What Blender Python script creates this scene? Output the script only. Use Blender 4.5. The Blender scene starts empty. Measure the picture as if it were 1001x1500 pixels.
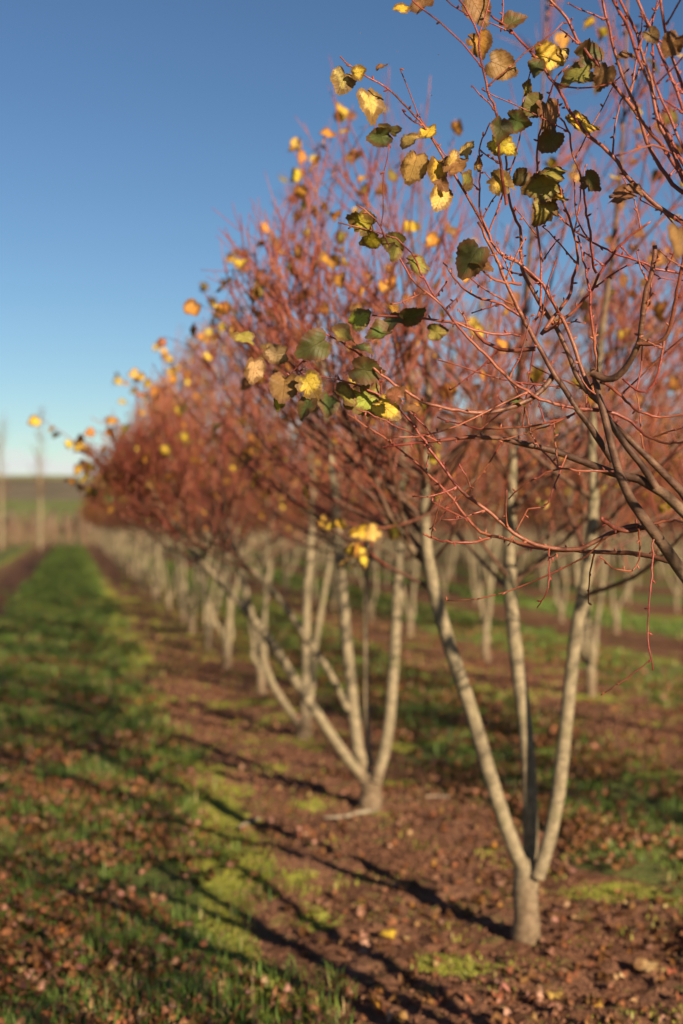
import bpy, math, random
import numpy as np
from mathutils import Vector, Matrix

SC = bpy.context.scene
COL = SC.collection
RNG = np.random.default_rng(11)
random.seed(11)

# ------------------------------------------------------------------ camera
F = 2083.0                      # focal length in photograph pixels (50 mm, portrait frame 1001 x 1500)
EYE = 1.6
YAW = math.atan((500.5 - 105.0) / F)
PITCH = math.atan(15.0 / F)
CAM = np.array([0.0, 0.0, EYE])
fwd = np.array([math.sin(YAW) * math.cos(PITCH), math.cos(YAW) * math.cos(PITCH), math.sin(PITCH)])
rgt = np.array([math.cos(YAW), -math.sin(YAW), 0.0])
upv = np.cross(rgt, fwd)
cam = bpy.data.cameras.new('camera')
cam.sensor_fit = 'VERTICAL'
cam.sensor_height = 36.0
cam.sensor_width = 24.0
cam.lens = 36.0 * F / 1500.0
cam.clip_start = 0.05
cam.clip_end = 8000
cam.dof.use_dof = True
cam.dof.focus_distance = 2.8
cam.dof.aperture_fstop = 2.4
cam.dof.aperture_blades = 9
cam_ob = bpy.data.objects.new('camera', cam)
COL.objects.link(cam_ob)
cam_ob.matrix_world = Matrix(((rgt[0], upv[0], -fwd[0], CAM[0]),
                              (rgt[1], upv[1], -fwd[1], CAM[1]),
                              (rgt[2], upv[2], -fwd[2], CAM[2]), (0, 0, 0, 1)))
SC.camera = cam_ob
SC.render.resolution_x, SC.render.resolution_y = 683, 1024

# ------------------------------------------------------------------ sky, sun, exposure
SUN_AZ = math.radians(160.0)    # clockwise from +Y: behind the camera, to its right
SUN_EL = math.radians(20.0)
sd = np.array([math.sin(SUN_AZ) * math.cos(SUN_EL), math.cos(SUN_AZ) * math.cos(SUN_EL), math.sin(SUN_EL)])
world = bpy.data.worlds.new('World')
SC.world = world
world.use_nodes = True
wn, wl = world.node_tree.nodes, world.node_tree.links
wn.clear()
w_out = wn.new('ShaderNodeOutputWorld')
w_bg = wn.new('ShaderNodeBackground'); w_bg.inputs['Strength'].default_value = 0.05
w_sky = wn.new('ShaderNodeTexSky'); w_sky.sky_type = 'NISHITA'; w_sky.sun_disc = False
w_sky.sun_elevation = SUN_EL; w_sky.sun_rotation = SUN_AZ
w_sky.air_density = 1.0; w_sky.dust_density = 0.0; w_sky.ozone_density = 3.2
# low bank of cloud near the horizon
w_tc = wn.new('ShaderNodeTexCoord')
w_sep = wn.new('ShaderNodeSeparateXYZ'); wl.new(w_tc.outputs['Generated'], w_sep.inputs[0])
w_map = wn.new('ShaderNodeMapping'); w_map.inputs['Scale'].default_value = (10.0, 10.0, 55.0)
wl.new(w_tc.outputs['Generated'], w_map.inputs[0])
w_noise = wn.new('ShaderNodeTexNoise'); w_noise.inputs['Scale'].default_value = 2.2
w_noise.inputs['Detail'].default_value = 7.0; w_noise.inputs['Roughness'].default_value = 0.55
wl.new(w_map.outputs[0], w_noise.inputs['Vector'])
w_el = wn.new('ShaderNodeMapRange'); w_el.interpolation_type = 'SMOOTHSTEP'
w_el.inputs['From Min'].default_value = 0.10; w_el.inputs['From Max'].default_value = 0.02
w_el.inputs['To Min'].default_value = -0.30; w_el.inputs['To Max'].default_value = 0.14
wl.new(w_sep.outputs['Z'], w_el.inputs['Value'])
w_add = wn.new('ShaderNodeMath'); w_add.operation = 'ADD'
wl.new(w_noise.outputs[0], w_add.inputs[0]); wl.new(w_el.outputs[0], w_add.inputs[1])
w_cl = wn.new('ShaderNodeMapRange'); w_cl.interpolation_type = 'SMOOTHSTEP'
w_cl.inputs['From Min'].default_value = 0.46; w_cl.inputs['From Max'].default_value = 0.62
w_cl.inputs['To Max'].default_value = 0.8
wl.new(w_add.outputs[0], w_cl.inputs['Value'])
w_mix = wn.new('ShaderNodeMixRGB')
w_mix.inputs[2].default_value = (8.6, 8.6, 8.7, 1)
w_gam = wn.new('ShaderNodeGamma'); w_gam.inputs[1].default_value = 1.25      # deeper, clearer blue overhead
wl.new(w_sky.outputs[0], w_gam.inputs[0])
w_dim = wn.new('ShaderNodeVectorMath'); w_dim.operation = 'SCALE'; w_dim.inputs['Scale'].default_value = 0.60
wl.new(w_gam.outputs[0], w_dim.inputs[0])
wl.new(w_cl.outputs[0], w_mix.inputs[0]); wl.new(w_dim.outputs[0], w_mix.inputs[1])
wl.new(w_mix.outputs[0], w_bg.inputs['Color'])
wl.new(w_bg.outputs[0], w_out.inputs[0])

sun = bpy.data.lights.new('sun', 'SUN')
sun.energy = 5.0; sun.use_shadow = True; sun.angle = math.radians(0.53); sun.color = (1.0, 0.84, 0.62)
sun_ob = bpy.data.objects.new('sun', sun); COL.objects.link(sun_ob)
sun_ob.rotation_euler = Vector(-sd).to_track_quat('-Z', 'Y').to_euler()
sun_ob.location = (6, -10, 12)

vs = SC.view_settings
vs.view_transform = 'Standard'; vs.look = 'None'; vs.exposure = 0.86; vs.gamma = 1.0
vs.use_curve_mapping = False
SC.render.engine = 'CYCLES'
SC.cycles.use_denoising = True
SC.cycles.max_bounces = 6
SC.cycles.transparent_max_bounces = 4


# ------------------------------------------------------------------ picture <-> place
def P(px, py, d):
    """world point seen at photograph pixel (px, py), d metres along the view axis"""
    return CAM + d * (fwd + (px - 500.5) / F * rgt + (750.0 - py) / F * upv)


def G(px, py):
    r = fwd + (px - 500.5) / F * rgt + (750.0 - py) / F * upv
    return CAM - r * (EYE / r[2])


def depth(p):
    return float(np.dot(np.asarray(p) - CAM, fwd))


def proj(p):
    v = np.asarray(p) - CAM
    d = v @ fwd
    return 500.5 + F * (v @ rgt) / d, 750 - F * (v @ upv) / d, d


# ------------------------------------------------------------------ noise
_lat = np.random.default_rng(5).random((256, 256))


def vnoise(x, y, s=1.0, seed=0):
    x = np.asarray(x, float) / s + seed * 17.31
    y = np.asarray(y, float) / s + seed * 9.73
    xi = np.floor(x).astype(int); yi = np.floor(y).astype(int)
    fx = x - xi; fy = y - yi
    fx = fx * fx * (3 - 2 * fx); fy = fy * fy * (3 - 2 * fy)
    a = _lat[xi & 255, yi & 255]; b = _lat[(xi + 1) & 255, yi & 255]
    c = _lat[xi & 255, (yi + 1) & 255]; d = _lat[(xi + 1) & 255, (yi + 1) & 255]
    return (a * (1 - fx) + b * fx) * (1 - fy) + (c * (1 - fx) + d * fx) * fy


# ------------------------------------------------------------------ node helpers
class NT:
    def __init__(self, name):
        self.m = bpy.data.materials.new(name); self.m.use_nodes = True
        self.n, self.l = self.m.node_tree.nodes, self.m.node_tree.links
        self.n.clear()
        self.out = self.n.new('ShaderNodeOutputMaterial')

    def node(self, t, **kw):
        n = self.n.new(t)
        for k, v in kw.items():
            setattr(n, k, v)
        return n

    def set(self, sock, v):
        if hasattr(v, 'is_output'):
            self.l.new(v, sock)
        elif isinstance(v, (tuple, list)) and len(v) == 3 and sock.type == 'RGBA':
            sock.default_value = (*v, 1)
        else:
            sock.default_value = v

    def math(self, op, a, b=0.0, clamp=False):
        n = self.node('ShaderNodeMath', operation=op, use_clamp=clamp)
        self.set(n.inputs[0], a); self.set(n.inputs[1], b)
        return n.outputs[0]

    def mix(self, f, a, b, blend='MIX'):
        n = self.node('ShaderNodeMixRGB', blend_type=blend)
        self.set(n.inputs[0], f); self.set(n.inputs[1], a); self.set(n.inputs[2], b)
        return n.outputs[0]

    def rng(self, v, a, b, c=0.0, d=1.0, smooth=True):
        n = self.node('ShaderNodeMapRange')
        n.interpolation_type = 'SMOOTHSTEP' if smooth else 'LINEAR'
        self.set(n.inputs['Value'], v)
        for k, x in (('From Min', a), ('From Max', b), ('To Min', c), ('To Max', d)):
            n.inputs[k].default_value = x
        return n.outputs[0]

    def noise(self, vec, scale, detail=4.0, rough=0.5):
        n = self.node('ShaderNodeTexNoise')
        n.inputs['Scale'].default_value = scale; n.inputs['Detail'].default_value = detail
        n.inputs['Roughness'].default_value = rough
        if vec is not None:
            self.l.new(vec, n.inputs['Vector'])
        return n.outputs[0]

    def attr(self, name, out='Fac'):
        n = self.node('ShaderNodeAttribute', attribute_name=name)
        return n.outputs[out]

    def principled(self, col, rough=0.7, spec=0.3, bump=None, bump_d=0.01, bump_s=0.5):
        b = self.node('ShaderNodeBsdfPrincipled')
        self.set(b.inputs['Base Color'], col); self.set(b.inputs['Roughness'], rough)
        b.inputs['Specular IOR Level'].default_value = spec
        if bump is not None:
            n = self.node('ShaderNodeBump'); n.inputs['Strength'].default_value = bump_s
            n.inputs['Distance'].default_value = bump_d
            self.l.new(bump, n.inputs['Height']); self.l.new(n.outputs[0], b.inputs['Normal'])
        return b

    def done(self, shader):
        self.l.new(shader, self.out.inputs['Surface'])
        return self.m


MAT = {}


def make_bark():
    t = NT('lime_bark')
    rad = t.attr('rad')
    oc = t.node('ShaderNodeTexCoord').outputs['Object']
    n1 = t.noise(oc, 30.0, 5.0, 0.6)
    mp = t.node('ShaderNodeMapping'); mp.inputs['Scale'].default_value = (40, 40, 130)
    t.l.new(oc, mp.inputs[0])
    n2 = t.noise(mp.outputs[0], 1.0, 4.0, 0.6)
    n3 = t.noise(oc, 7.0, 3.0, 0.5)
    pale = t.mix(t.rng(n1, 0.35, 0.65), (0.19, 0.145, 0.084), (0.31, 0.24, 0.142))
    pale = t.mix(t.math('MULTIPLY', t.rng(n2, 0.52, 0.68), 0.5), pale, (0.075, 0.06, 0.038))
    pale = t.mix(t.math('MULTIPLY', t.rng(n3, 0.52, 0.75), 0.45), pale, (0.15, 0.14, 0.055))
    brown = t.mix(t.rng(n1, 0.4, 0.7), (0.10, 0.046, 0.027), (0.19, 0.10, 0.056))
    red = t.mix(t.rng(n3, 0.35, 0.65), (0.26, 0.052, 0.035), (0.34, 0.108, 0.052))
    c = t.mix(t.rng(rad, 0.0022, 0.0062), red, brown)
    c = t.mix(t.rng(rad, 0.008, 0.019), c, pale)
    sp = t.node('ShaderNodeSeparateXYZ'); t.l.new(oc, sp.inputs[0])
    splash = t.math('ADD', sp.outputs[2], t.math('MULTIPLY', t.math('SUBTRACT', n3, 0.5), 0.25))
    splash = t.math('MULTIPLY', t.rng(splash, 0.04, 0.30, 0.75, 0.0), t.rng(rad, 0.015, 0.03))
    c = t.mix(splash, c, t.mix(t.rng(n1, 0.35, 0.65), (0.10, 0.055, 0.03), (0.19, 0.12, 0.07)))   # soil splashed up the foot
    rough = t.rng(rad, 0.003, 0.012, 0.36, 0.85)
    hb = t.math('ADD', n1, t.math('MULTIPLY', n2, 0.8))
    return t.done(t.principled(c, rough, 0.35, hb, 0.006, 0.55).outputs[0])


def make_leaf(name, from_object):
    t = NT(name)
    if from_object:
        base = t.node('ShaderNodeObjectInfo').outputs['Color']
        rnd = t.node('ShaderNodeObjectInfo').outputs['Random']
    else:
        base = t.attr('Col', 'Color')
        rnd = t.attr('rnd')
    uv = t.node('ShaderNodeUVMap').outputs[0]
    sep = t.node('ShaderNodeSeparateXYZ'); t.l.new(uv, sep.inputs[0])
    u = t.math('ABSOLUTE', t.math('SUBTRACT', sep.outputs[0], 0.5)); v = sep.outputs[1]
    off = t.node('ShaderNodeVectorMath', operation='ADD'); t.l.new(uv, off.inputs[0])
    cmb = t.node('ShaderNodeCombineXYZ')
    for i in range(3):
        t.l.new(t.math('MULTIPLY', rnd, 37.0 + 11 * i), cmb.inputs[i])
    t.l.new(cmb.outputs[0], off.inputs[1])
    big = t.noise(off.outputs[0], 2.4, 4.0, 0.6)
    fine = t.noise(off.outputs[0], 13.0, 3.0, 0.6)
    edge = t.attr('edge')
    # autumn browning creeps in from the rim and in blotches
    br = t.math('ADD', t.math('MULTIPLY', edge, 0.33), t.math('MULTIPLY', big, 0.75))
    br = t.math('ADD', br, t.math('MULTIPLY', rnd, 0.14))
    f = t.rng(br, 0.53, 0.69)
    col = t.mix(t.math('MULTIPLY', f, 0.85), base, (0.15, 0.065, 0.024))
    spots = t.rng(fine, 0.56, 0.66)
    col = t.mix(t.math('MULTIPLY', spots, 0.45), col, (0.12, 0.05, 0.02))
    # veins
    mid = t.rng(u, 0.0, 0.02, 1.0, 0.0)
    w = t.math('FRACT', t.math('MULTIPLY', t.math('SUBTRACT', v, t.math('MULTIPLY', u, 0.9)), 6.0))
    w = t.math('ABSOLUTE', t.math('SUBTRACT', w, 0.5))
    side = t.rng(w, 0.0, 0.08, 0.7, 0.0)
    vein = t.math('MAXIMUM', mid, side)
    col = t.mix(t.math('MULTIPLY', vein, 0.45), col, t.mix(0.65, col, (0.05, 0.03, 0.01)))
    b = t.principled(col, 0.55, 0.3, t.math('ADD', t.math('MULTIPLY', fine, 0.6), vein), 0.0012, 0.6)
    tr = t.node('ShaderNodeBsdfTranslucent')
    t.l.new(t.mix(0.35, col, (0.75, 0.45, 0.06), 'MIX'), tr.inputs['Color'])
    mx = t.node('ShaderNodeMixShader'); mx.inputs[0].default_value = 0.20
    t.l.new(b.outputs[0], mx.inputs[1]); t.l.new(tr.outputs[0], mx.inputs[2])
    return t.done(mx.outputs[0])


def make_grass(name='grass_blades', tr_col=(0.20, 0.34, 0.05)):
    t = NT(name)
    c = t.attr('Col', 'Color')
    b = t.principled(c, 0.5, 0.35)
    tr = t.node('ShaderNodeBsdfTranslucent'); t.l.new(t.mix(0.4, c, tr_col), tr.inputs['Color'])
    mx = t.node('ShaderNodeMixShader'); mx.inputs[0].default_value = 0.28
    t.l.new(b.outputs[0], mx.inputs[1]); t.l.new(tr.outputs[0], mx.inputs[2])
    return t.done(mx.outputs[0])


def make_ground():
    t = NT('nursery_ground')
    pos = t.node('ShaderNodeNewGeometry').outputs['Position']
    soil = t.attr('soil'); moss = t.attr('moss')
    a = t.noise(pos, 2.2, 6.0, 0.6); b = t.noise(pos, 26.0, 5.0, 0.65); c = t.noise(pos, 0.35, 3.0, 0.5)
    d = t.noise(pos, 7.0, 4.0, 0.6)
    earth = t.mix(t.rng(b, 0.35, 0.68), (0.0994, 0.04402, 0.02272), (0.2485, 0.1136, 0.06248))
    earth = t.mix(t.math('MULTIPLY', t.rng(a, 0.42, 0.70), 0.55), earth, (0.284, 0.1491, 0.08804))
    earth = t.mix(t.math('MULTIPLY', t.rng(d, 0.55, 0.68), 0.65), earth, (0.1633, 0.1491, 0.0426))
    turf = t.mix(t.rng(b, 0.35, 0.65), (0.0639, 0.0852, 0.0213), (0.142, 0.1704, 0.0426))
    turf = t.mix(t.math('MULTIPLY', t.rng(d, 0.48, 0.66), 0.7), turf, (0.1846, 0.1207, 0.0568))
    turf = t.mix(t.math('MULTIPLY', t.rng(c, 0.45, 0.65), 0.4), turf, (0.2272, 0.213, 0.071))
    ms = t.mix(t.rng(b, 0.3, 0.7), (0.1704, 0.1775, 0.0284), (0.3408, 0.3337, 0.0639))
    wob = t.math('MULTIPLY', t.math('SUBTRACT', d, 0.5), 0.9)
    col = t.mix(t.rng(t.math('ADD', soil, wob), 0.35, 0.65), turf, earth)
    col = t.mix(t.rng(t.math('ADD', moss, wob), 0.40, 0.66), col, ms)
    h = t.math('ADD', b, t.math('MULTIPLY', d, 1.6))
    return t.done(t.principled(col, 0.95, 0.1, h, 0.03, 0.8).outputs[0])


def make_hill():
    t = NT('hillside')
    g = t.node('ShaderNodeNewGeometry').outputs['Position']
    sep = t.node('ShaderNodeSeparateXYZ'); t.l.new(g, sep.inputs[0])
    mp = t.node('ShaderNodeMapping'); mp.inputs['Scale'].default_value = (0.0138, 0.0138, 0.0575)
    t.l.new(g, mp.inputs[0])
    n = t.noise(mp.outputs[0], 1.0, 5.0, 0.6); n2 = t.noise(g, 0.09, 4.0, 0.6)
    z = t.math('ADD', sep.outputs[2], t.math('MULTIPLY', t.math('SUBTRACT', n, 0.5), 4.0))
    green = t.mix(t.rng(n2, 0.35, 0.65), (0.138, 0.161, 0.046), (0.23, 0.23, 0.0805))
    brown = t.mix(t.rng(n2, 0.35, 0.65), (0.1265, 0.1012, 0.06325), (0.23, 0.1782, 0.115))
    c = t.mix(t.rng(z, 7.5, 9.0), green, brown)
    c = t.mix(t.rng(z, 16.8, 18.0), c, (0.2645, 0.2415, 0.0805))
    return t.done(t.principled(c, 0.95, 0.1, n2, 2.0, 0.5).outputs[0])


def plain(name, a, b, scale=20.0, rough=0.85, bd=0.01):
    t = NT(name)
    oc = t.node('ShaderNodeTexCoord').outputs['Object']
    n = t.noise(oc, scale, 5.0, 0.6)
    return t.done(t.principled(t.mix(t.rng(n, 0.35, 0.65), a, b), rough, 0.25, n, bd, 0.5).outputs[0])


MAT['bark'] = make_bark()
MAT['leaf'] = make_leaf('lime_leaf', True)
MAT['leaf_mass'] = make_leaf('lime_leaf_mass', False)
MAT['grass'] = make_grass()
MAT['ground'] = make_ground()
MAT['hill'] = make_hill()
MAT['crumb'] = plain('soil_crumb', (0.10, 0.044, 0.023), (0.26, 0.12, 0.068), 60.0, 0.95, 0.004)
MAT['stick'] = plain('dry_stick', (0.22, 0.17, 0.11), (0.38, 0.31, 0.22), 50.0)
MAT['sapling'] = plain('sapling_bark', (0.15, 0.085, 0.052), (0.26, 0.155, 0.10), 2.0)
MAT['hedge'] = plain('hedge_twigs', (0.07, 0.055, 0.035), (0.14, 0.11, 0.07), 0.5)


# ------------------------------------------------------------------ mesh helpers
def mesh_from(name, V, Fc, mat, attrs=None, smooth=True, uv=None):
    """V (n,3) array, Fc list of (k,m) index arrays (tri and quad groups)"""
    me = bpy.data.meshes.new(name)
    V = np.asarray(V, np.float32)
    groups = [np.asarray(f, np.int32) for f in Fc if len(f)]
    loops = np.concatenate([g.ravel() for g in groups])
    tot = np.concatenate([np.full(len(g), g.shape[1], np.int32) for g in groups])
    start = np.concatenate([[0], np.cumsum(tot)[:-1]]).astype(np.int32)
    me.vertices.add(len(V)); me.vertices.foreach_set('co', V.ravel())
    me.loops.add(len(loops)); me.loops.foreach_set('vertex_index', loops)
    me.polygons.add(len(tot)); me.polygons.foreach_set('loop_start', start)
    me.polygons.foreach_set('loop_total', tot)
    me.update(calc_edges=True)
    if smooth:
        me.polygons.foreach_set('use_smooth', np.ones(len(tot), bool))
    for k, (typ, arr) in (attrs or {}).items():
        a = me.attributes.new(k, typ, 'POINT')
        a.data.foreach_set('value' if typ == 'FLOAT' else 'color', np.asarray(arr, np.float32).ravel())
    if uv is not None:
        l = me.uv_layers.new(name='UVMap')
        l.data.foreach_set('uv', np.asarray(uv, np.float32)[loops].ravel())
    me.materials.append(mat)
    return me


def link(name, data, parent=None, loc=None, **props):
    o = bpy.data.objects.new(name, data)
    COL.objects.link(o)
    if parent is not None:
        o.parent = parent
    if loc is not None:
        o.location = loc
    for k, v in props.items():
        o[k] = v
    return o


def thing(name, label, category, loc, group=None, rotz=0.0):
    o = link(name, None, None, loc, label=label, category=category)
    o.empty_display_size = 0.2
    o.rotation_euler = (0, 0, rotz)
    if group:
        o['group'] = group
    return o


def resample(pts, rad, n):
    pts = np.asarray(pts, float); rad = np.asarray(rad, float)
    # Catmull-Rom through the control points, then even spacing
    if len(pts) > 2:
        q = np.vstack([2 * pts[0] - pts[1], pts, 2 * pts[-1] - pts[-2]])
        out = []; ro = []
        for i in range(len(pts) - 1):
            p0, p1, p2, p3 = q[i], q[i + 1], q[i + 2], q[i + 3]
            for s in np.linspace(0, 1, 6, endpoint=False):
                out.append(0.5 * ((2 * p1) + (-p0 + p2) * s + (2 * p0 - 5 * p1 + 4 * p2 - p3) * s * s
                                  + (-p0 + 3 * p1 - 3 * p2 + p3) * s ** 3))
                ro.append(rad[i] * (1 - s) + rad[i + 1] * s)
        out.append(pts[-1]); ro.append(rad[-1])
        pts = np.array(out); rad = np.array(ro)
    L = np.concatenate([[0], np.cumsum(np.linalg.norm(np.diff(pts, axis=0), axis=1))])
    s = np.linspace(0, L[-1], n)
    return np.stack([np.interp(s, L, pts[:, k]) for k in range(3)], 1), np.interp(s, L, rad)


def tubes_mesh(name, tubes, mat):
    """tubes: list of (pts (n,3), rad (n,), sides)"""
    groups = {}
    for p, r, s in tubes:
        groups.setdefault((len(p), s), []).append((p, r))
    Vs, Rs, Q, T = [], [], [], []
    base = 0
    for (n, s), lst in groups.items():
        Pn = np.array([a for a, _ in lst]); R = np.array([b for _, b in lst])
        tan = np.gradient(Pn, axis=1)
        tan /= np.linalg.norm(tan, axis=2, keepdims=True) + 1e-12
        ax = Pn[:, -1] - Pn[:, 0]
        ax /= np.linalg.norm(ax, axis=1, keepdims=True) + 1e-12
        ref = np.where(np.abs(ax[:, 2:3]) < 0.75, np.array([[0, 0, 1.0]]), np.array([[1.0, 0.13, 0]]))
        ref = np.repeat(ref[:, None, :], n, 1)
        b = np.cross(tan, ref); b /= np.linalg.norm(b, axis=2, keepdims=True) + 1e-12
        c = np.cross(b, tan)
        th = np.arange(s) * 2 * math.pi / s
        ring = (b[:, :, None, :] * np.cos(th)[None, None, :, None] + c[:, :, None, :] * np.sin(th)[None, None, :, None])
        V = Pn[:, :, None, :] + ring * R[:, :, None, None]
        k = len(lst)
        Vs.append(V.reshape(-1, 3)); Rs.append(np.repeat(R[:, :, None], s, 2).ravel())
        idx = base + np.arange(k * n * s).reshape(k, n, s)
        nx = np.roll(idx, -1, 2)
        q = np.stack([idx[:, :-1], idx[:, 1:], nx[:, 1:], nx[:, :-1]], -1).reshape(-1, 4)
        Q.append(q)
        if s == 3:
            T.append(idx[:, -1, :][:, ::-1])
        elif s == 4:
            Q.append(idx[:, -1, :][:, ::-1])
        else:
            e = idx[:, -1, :]
            for j in range(1, s - 1):
                T.append(np.stack([e[:, 0], e[:, j + 1], e[:, j]], -1))
        base += k * n * s
    return mesh_from(name, np.concatenate(Vs), [np.concatenate(Q)] + ([np.concatenate(T)] if T else []), mat,
                     {'rad': ('FLOAT', np.concatenate(Rs))})


# ------------------------------------------------------------------ leaves
def leaf_geometry(seed, rings=3, n=44, curl=0.35, fold=0.5, teeth=True, torn=0.0):
    """cordate lime leaf, petiole notch at the origin, tip on +Y, one unit wide"""
    r = np.random.default_rng(seed)
    a = np.linspace(0, 2 * math.pi, n, endpoint=False)
    # polar outline about the blade centre; a = 0 is the notch
    rr = 0.52 * (1 + 0.02 * np.cos(2 * a)) - 0.20 * np.exp(-(np.minimum(a, 2 * math.pi - a) / 0.33) ** 2)
    rr = rr + 0.16 * np.exp(-((a - math.pi) / 0.30) ** 2)
    if teeth:
        rr = rr * (1 + (0.075 if n > 20 else 0.05) * (np.arange(n) % 2 - 0.5)) * (1 + r.normal(0, 0.012, n)) * (1 + 0.03 * np.sin(a * 3 + r.random() * 6))
    if torn:
        for _ in range(3):
            k = r.integers(2, n - 2)
            rr[k] *= 1 - torn * r.random(); rr[k - 1] *= 1 - 0.5 * torn * r.random()
    x = rr * np.sin(a) * 1.0
    y = 0.33 - rr * np.cos(a)
    V = [np.array([0, 0.36, 0])]
    edge = [0.0]
    for k in range(1, rings + 1):
        s = k / rings
        V += [np.array([x[i] * s, 0.36 + (y[i] - 0.36) * s, 0]) for i in range(n)]
        edge += [s ** 2] * n
    V = np.array(V); uv = np.stack([V[:, 0] + 0.5, V[:, 1] * 0.9 + 0.12], 1)
    ph = r.random() * 6.28; ph2 = r.random() * 6.28
    X, Y = V[:, 0], V[:, 1] - 0.36
    Z = fold * np.abs(X) ** 1.3 * (0.6 + 0.5 * r.random())
    Z = Z - curl * (Y ** 2) * (1.4 * r.random() + 0.3) + curl * 0.5 * X * np.sin(Y * 5 + ph)
    Z = Z + (0.05 + 0.06 * r.random()) * np.array(edge) * np.sin(np.arctan2(X, Y) * 3 + ph2) + 0.03 * np.array(edge) * np.sin(np.arctan2(X, Y) * 7 + ph)
    V[:, 2] = Z
    V[:, 0] *= 1 - 0.25 * fold
    T, Q = [], []
    for i in range(n):
        j = (i + 1) % n
        T.append((0, 1 + j, 1 + i))
        for k in range(1, rings):
            o, p = 1 + (k - 1) * n, 1 + k * n
            Q.append((o + i, o + j, p + j, p + i))
    return V, np.array(T), np.array(Q).reshape(-1, 4), np.array(edge), uv


LEAF_MESH = []
for i in range(10):
    V, T, Q, e, uv = leaf_geometry(100 + i, curl=0.12 + 0.09 * (i % 5), fold=0.10 + 0.10 * (i % 4), torn=0.5 if i % 3 == 2 else 0.0)
    LEAF_MESH.append(mesh_from('leaf_blade', V, [T, Q], MAT['leaf'], {'edge': ('FLOAT', e)}, True, uv))
CURLED_MESH = []
for i in range(6):
    V, T, Q, e, uv = leaf_geometry(200 + i, n=14, curl=0.9 + 0.2 * (i % 3), fold=0.8 + 0.2 * (i % 2), torn=0.4)
    CURLED_MESH.append(mesh_from('curled_leaf_blade', V, [T, Q], MAT['leaf'], {'edge': ('FLOAT', e)}, True, uv))

PAL = {
    'yellow': (0.725, 0.475, 0.04375), 'ochre': (0.6, 0.3875, 0.09375), 'olive': (0.2875, 0.2313, 0.04375),
    'green': (0.1313, 0.1562, 0.0375), 'dark': (0.1063, 0.09375, 0.025), 'brown': (0.275, 0.1313, 0.04375),
    'orange': (0.625, 0.275, 0.04375), 'tan': (0.525, 0.3375, 0.15), 'lime': (0.375, 0.4, 0.05625),
    'rust': (0.325, 0.1187, 0.05625), 'pink': (0.45, 0.225, 0.15),
}


def shade(c, r, amt=0.18):
    k = 1 + r.normal(0, amt)
    return tuple(float(np.clip(x * k * (1 + r.normal(0, 0.06)), 0.01, 0.85)) for x in PAL[c])


def leaf_mass(name, items, seed, big=False):
    """items: list of (pos, tip dir, normal, size, colour) -> ONE mesh of simple curled leaves"""
    r = np.random.default_rng(seed)
    temps = [leaf_geometry(300 + i, rings=1, n=9, curl=0.5 + 0.2 * i, fold=0.4 + 0.15 * i, teeth=False) for i in range(4)]
    Vs, Ts, E, U, C, Rn = [], [], [], [], [], []
    b = 0
    for p, tip, nor, sz, col in items:
        V, T, Q, e, uv = temps[r.integers(4)]
        tip = tip / (np.linalg.norm(tip) + 1e-9)
        nor = nor - tip * (nor @ tip); nor /= np.linalg.norm(nor) + 1e-9
        sx = np.cross(tip, nor)
        Vs.append(p + (V[:, :1] * sx + V[:, 1:2] * tip + V[:, 2:3] * nor) * sz)
        Ts.append(T + b); E.append(e); U.append(uv)
        C.append(np.tile((*col, 1.0), (len(V), 1))); Rn.append(np.full(len(V), r.random()))
        b += len(V)
    return mesh_from(name, np.concatenate(Vs), [np.concatenate(Ts)], MAT['leaf_mass'],
                     {'edge': ('FLOAT', np.concatenate(E)), 'Col': ('FLOAT_COLOR', np.concatenate(C)),
                      'rnd': ('FLOAT', np.concatenate(Rn))}, True, np.concatenate(U))


def leaf_object(parent, origin, pos, tip, nor, size, col, k, name='leaf', meshes=None):
    tip = np.asarray(tip, float); tip = tip / np.linalg.norm(tip)
    nor = np.asarray(nor, float); nor = nor - tip * (nor @ tip); nor /= np.linalg.norm(nor)
    sx = np.cross(tip, nor)
    meshes = meshes or LEAF_MESH
    o = link(name, meshes[k % len(meshes)], parent)
    p = np.asarray(pos) - origin
    M = Matrix(((sx[0] * size, tip[0] * size, nor[0] * size, p[0]),
                (sx[1] * size, tip[1] * size, nor[1] * size, p[1]),
                (sx[2] * size, tip[2] * size, nor[2] * size, p[2]), (0, 0, 0, 1)))
    o.matrix_local = M
    o.color = (*col, 1.0)
    return o


# ------------------------------------------------------------------ growing a lime tree
def unit(v):
    return v / (np.linalg.norm(v) + 1e-12)


def grow(r, start, d, L, r0, r1, n, trop, wob):
    pts = [np.array(start, float)]
    d = unit(np.asarray(d, float)); st = L / (n - 1)
    for i in range(n - 1):
        pts.append(pts[-1] + d * st)
        d = unit(d + np.array([0, 0, trop]) + r.normal(0, wob, 3))
    return np.array(pts), np.linspace(r0, r1, n)


def at_s(pts, s):
    f = s * (len(pts) - 1); i = min(int(f), len(pts) - 2)
    return pts[i] + (pts[i + 1] - pts[i]) * (f - i), unit(pts[i + 1] - pts[i])


def side_dir(r, tan, out, el):
    """a direction leaving a limb: mostly outward from the tree, el = elevation in radians"""
    az = math.atan2(out[1], out[0]) + r.normal(0, 1.0)
    return np.array([math.cos(az) * math.cos(el), math.sin(az) * math.cos(el), math.sin(el)])


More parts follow.
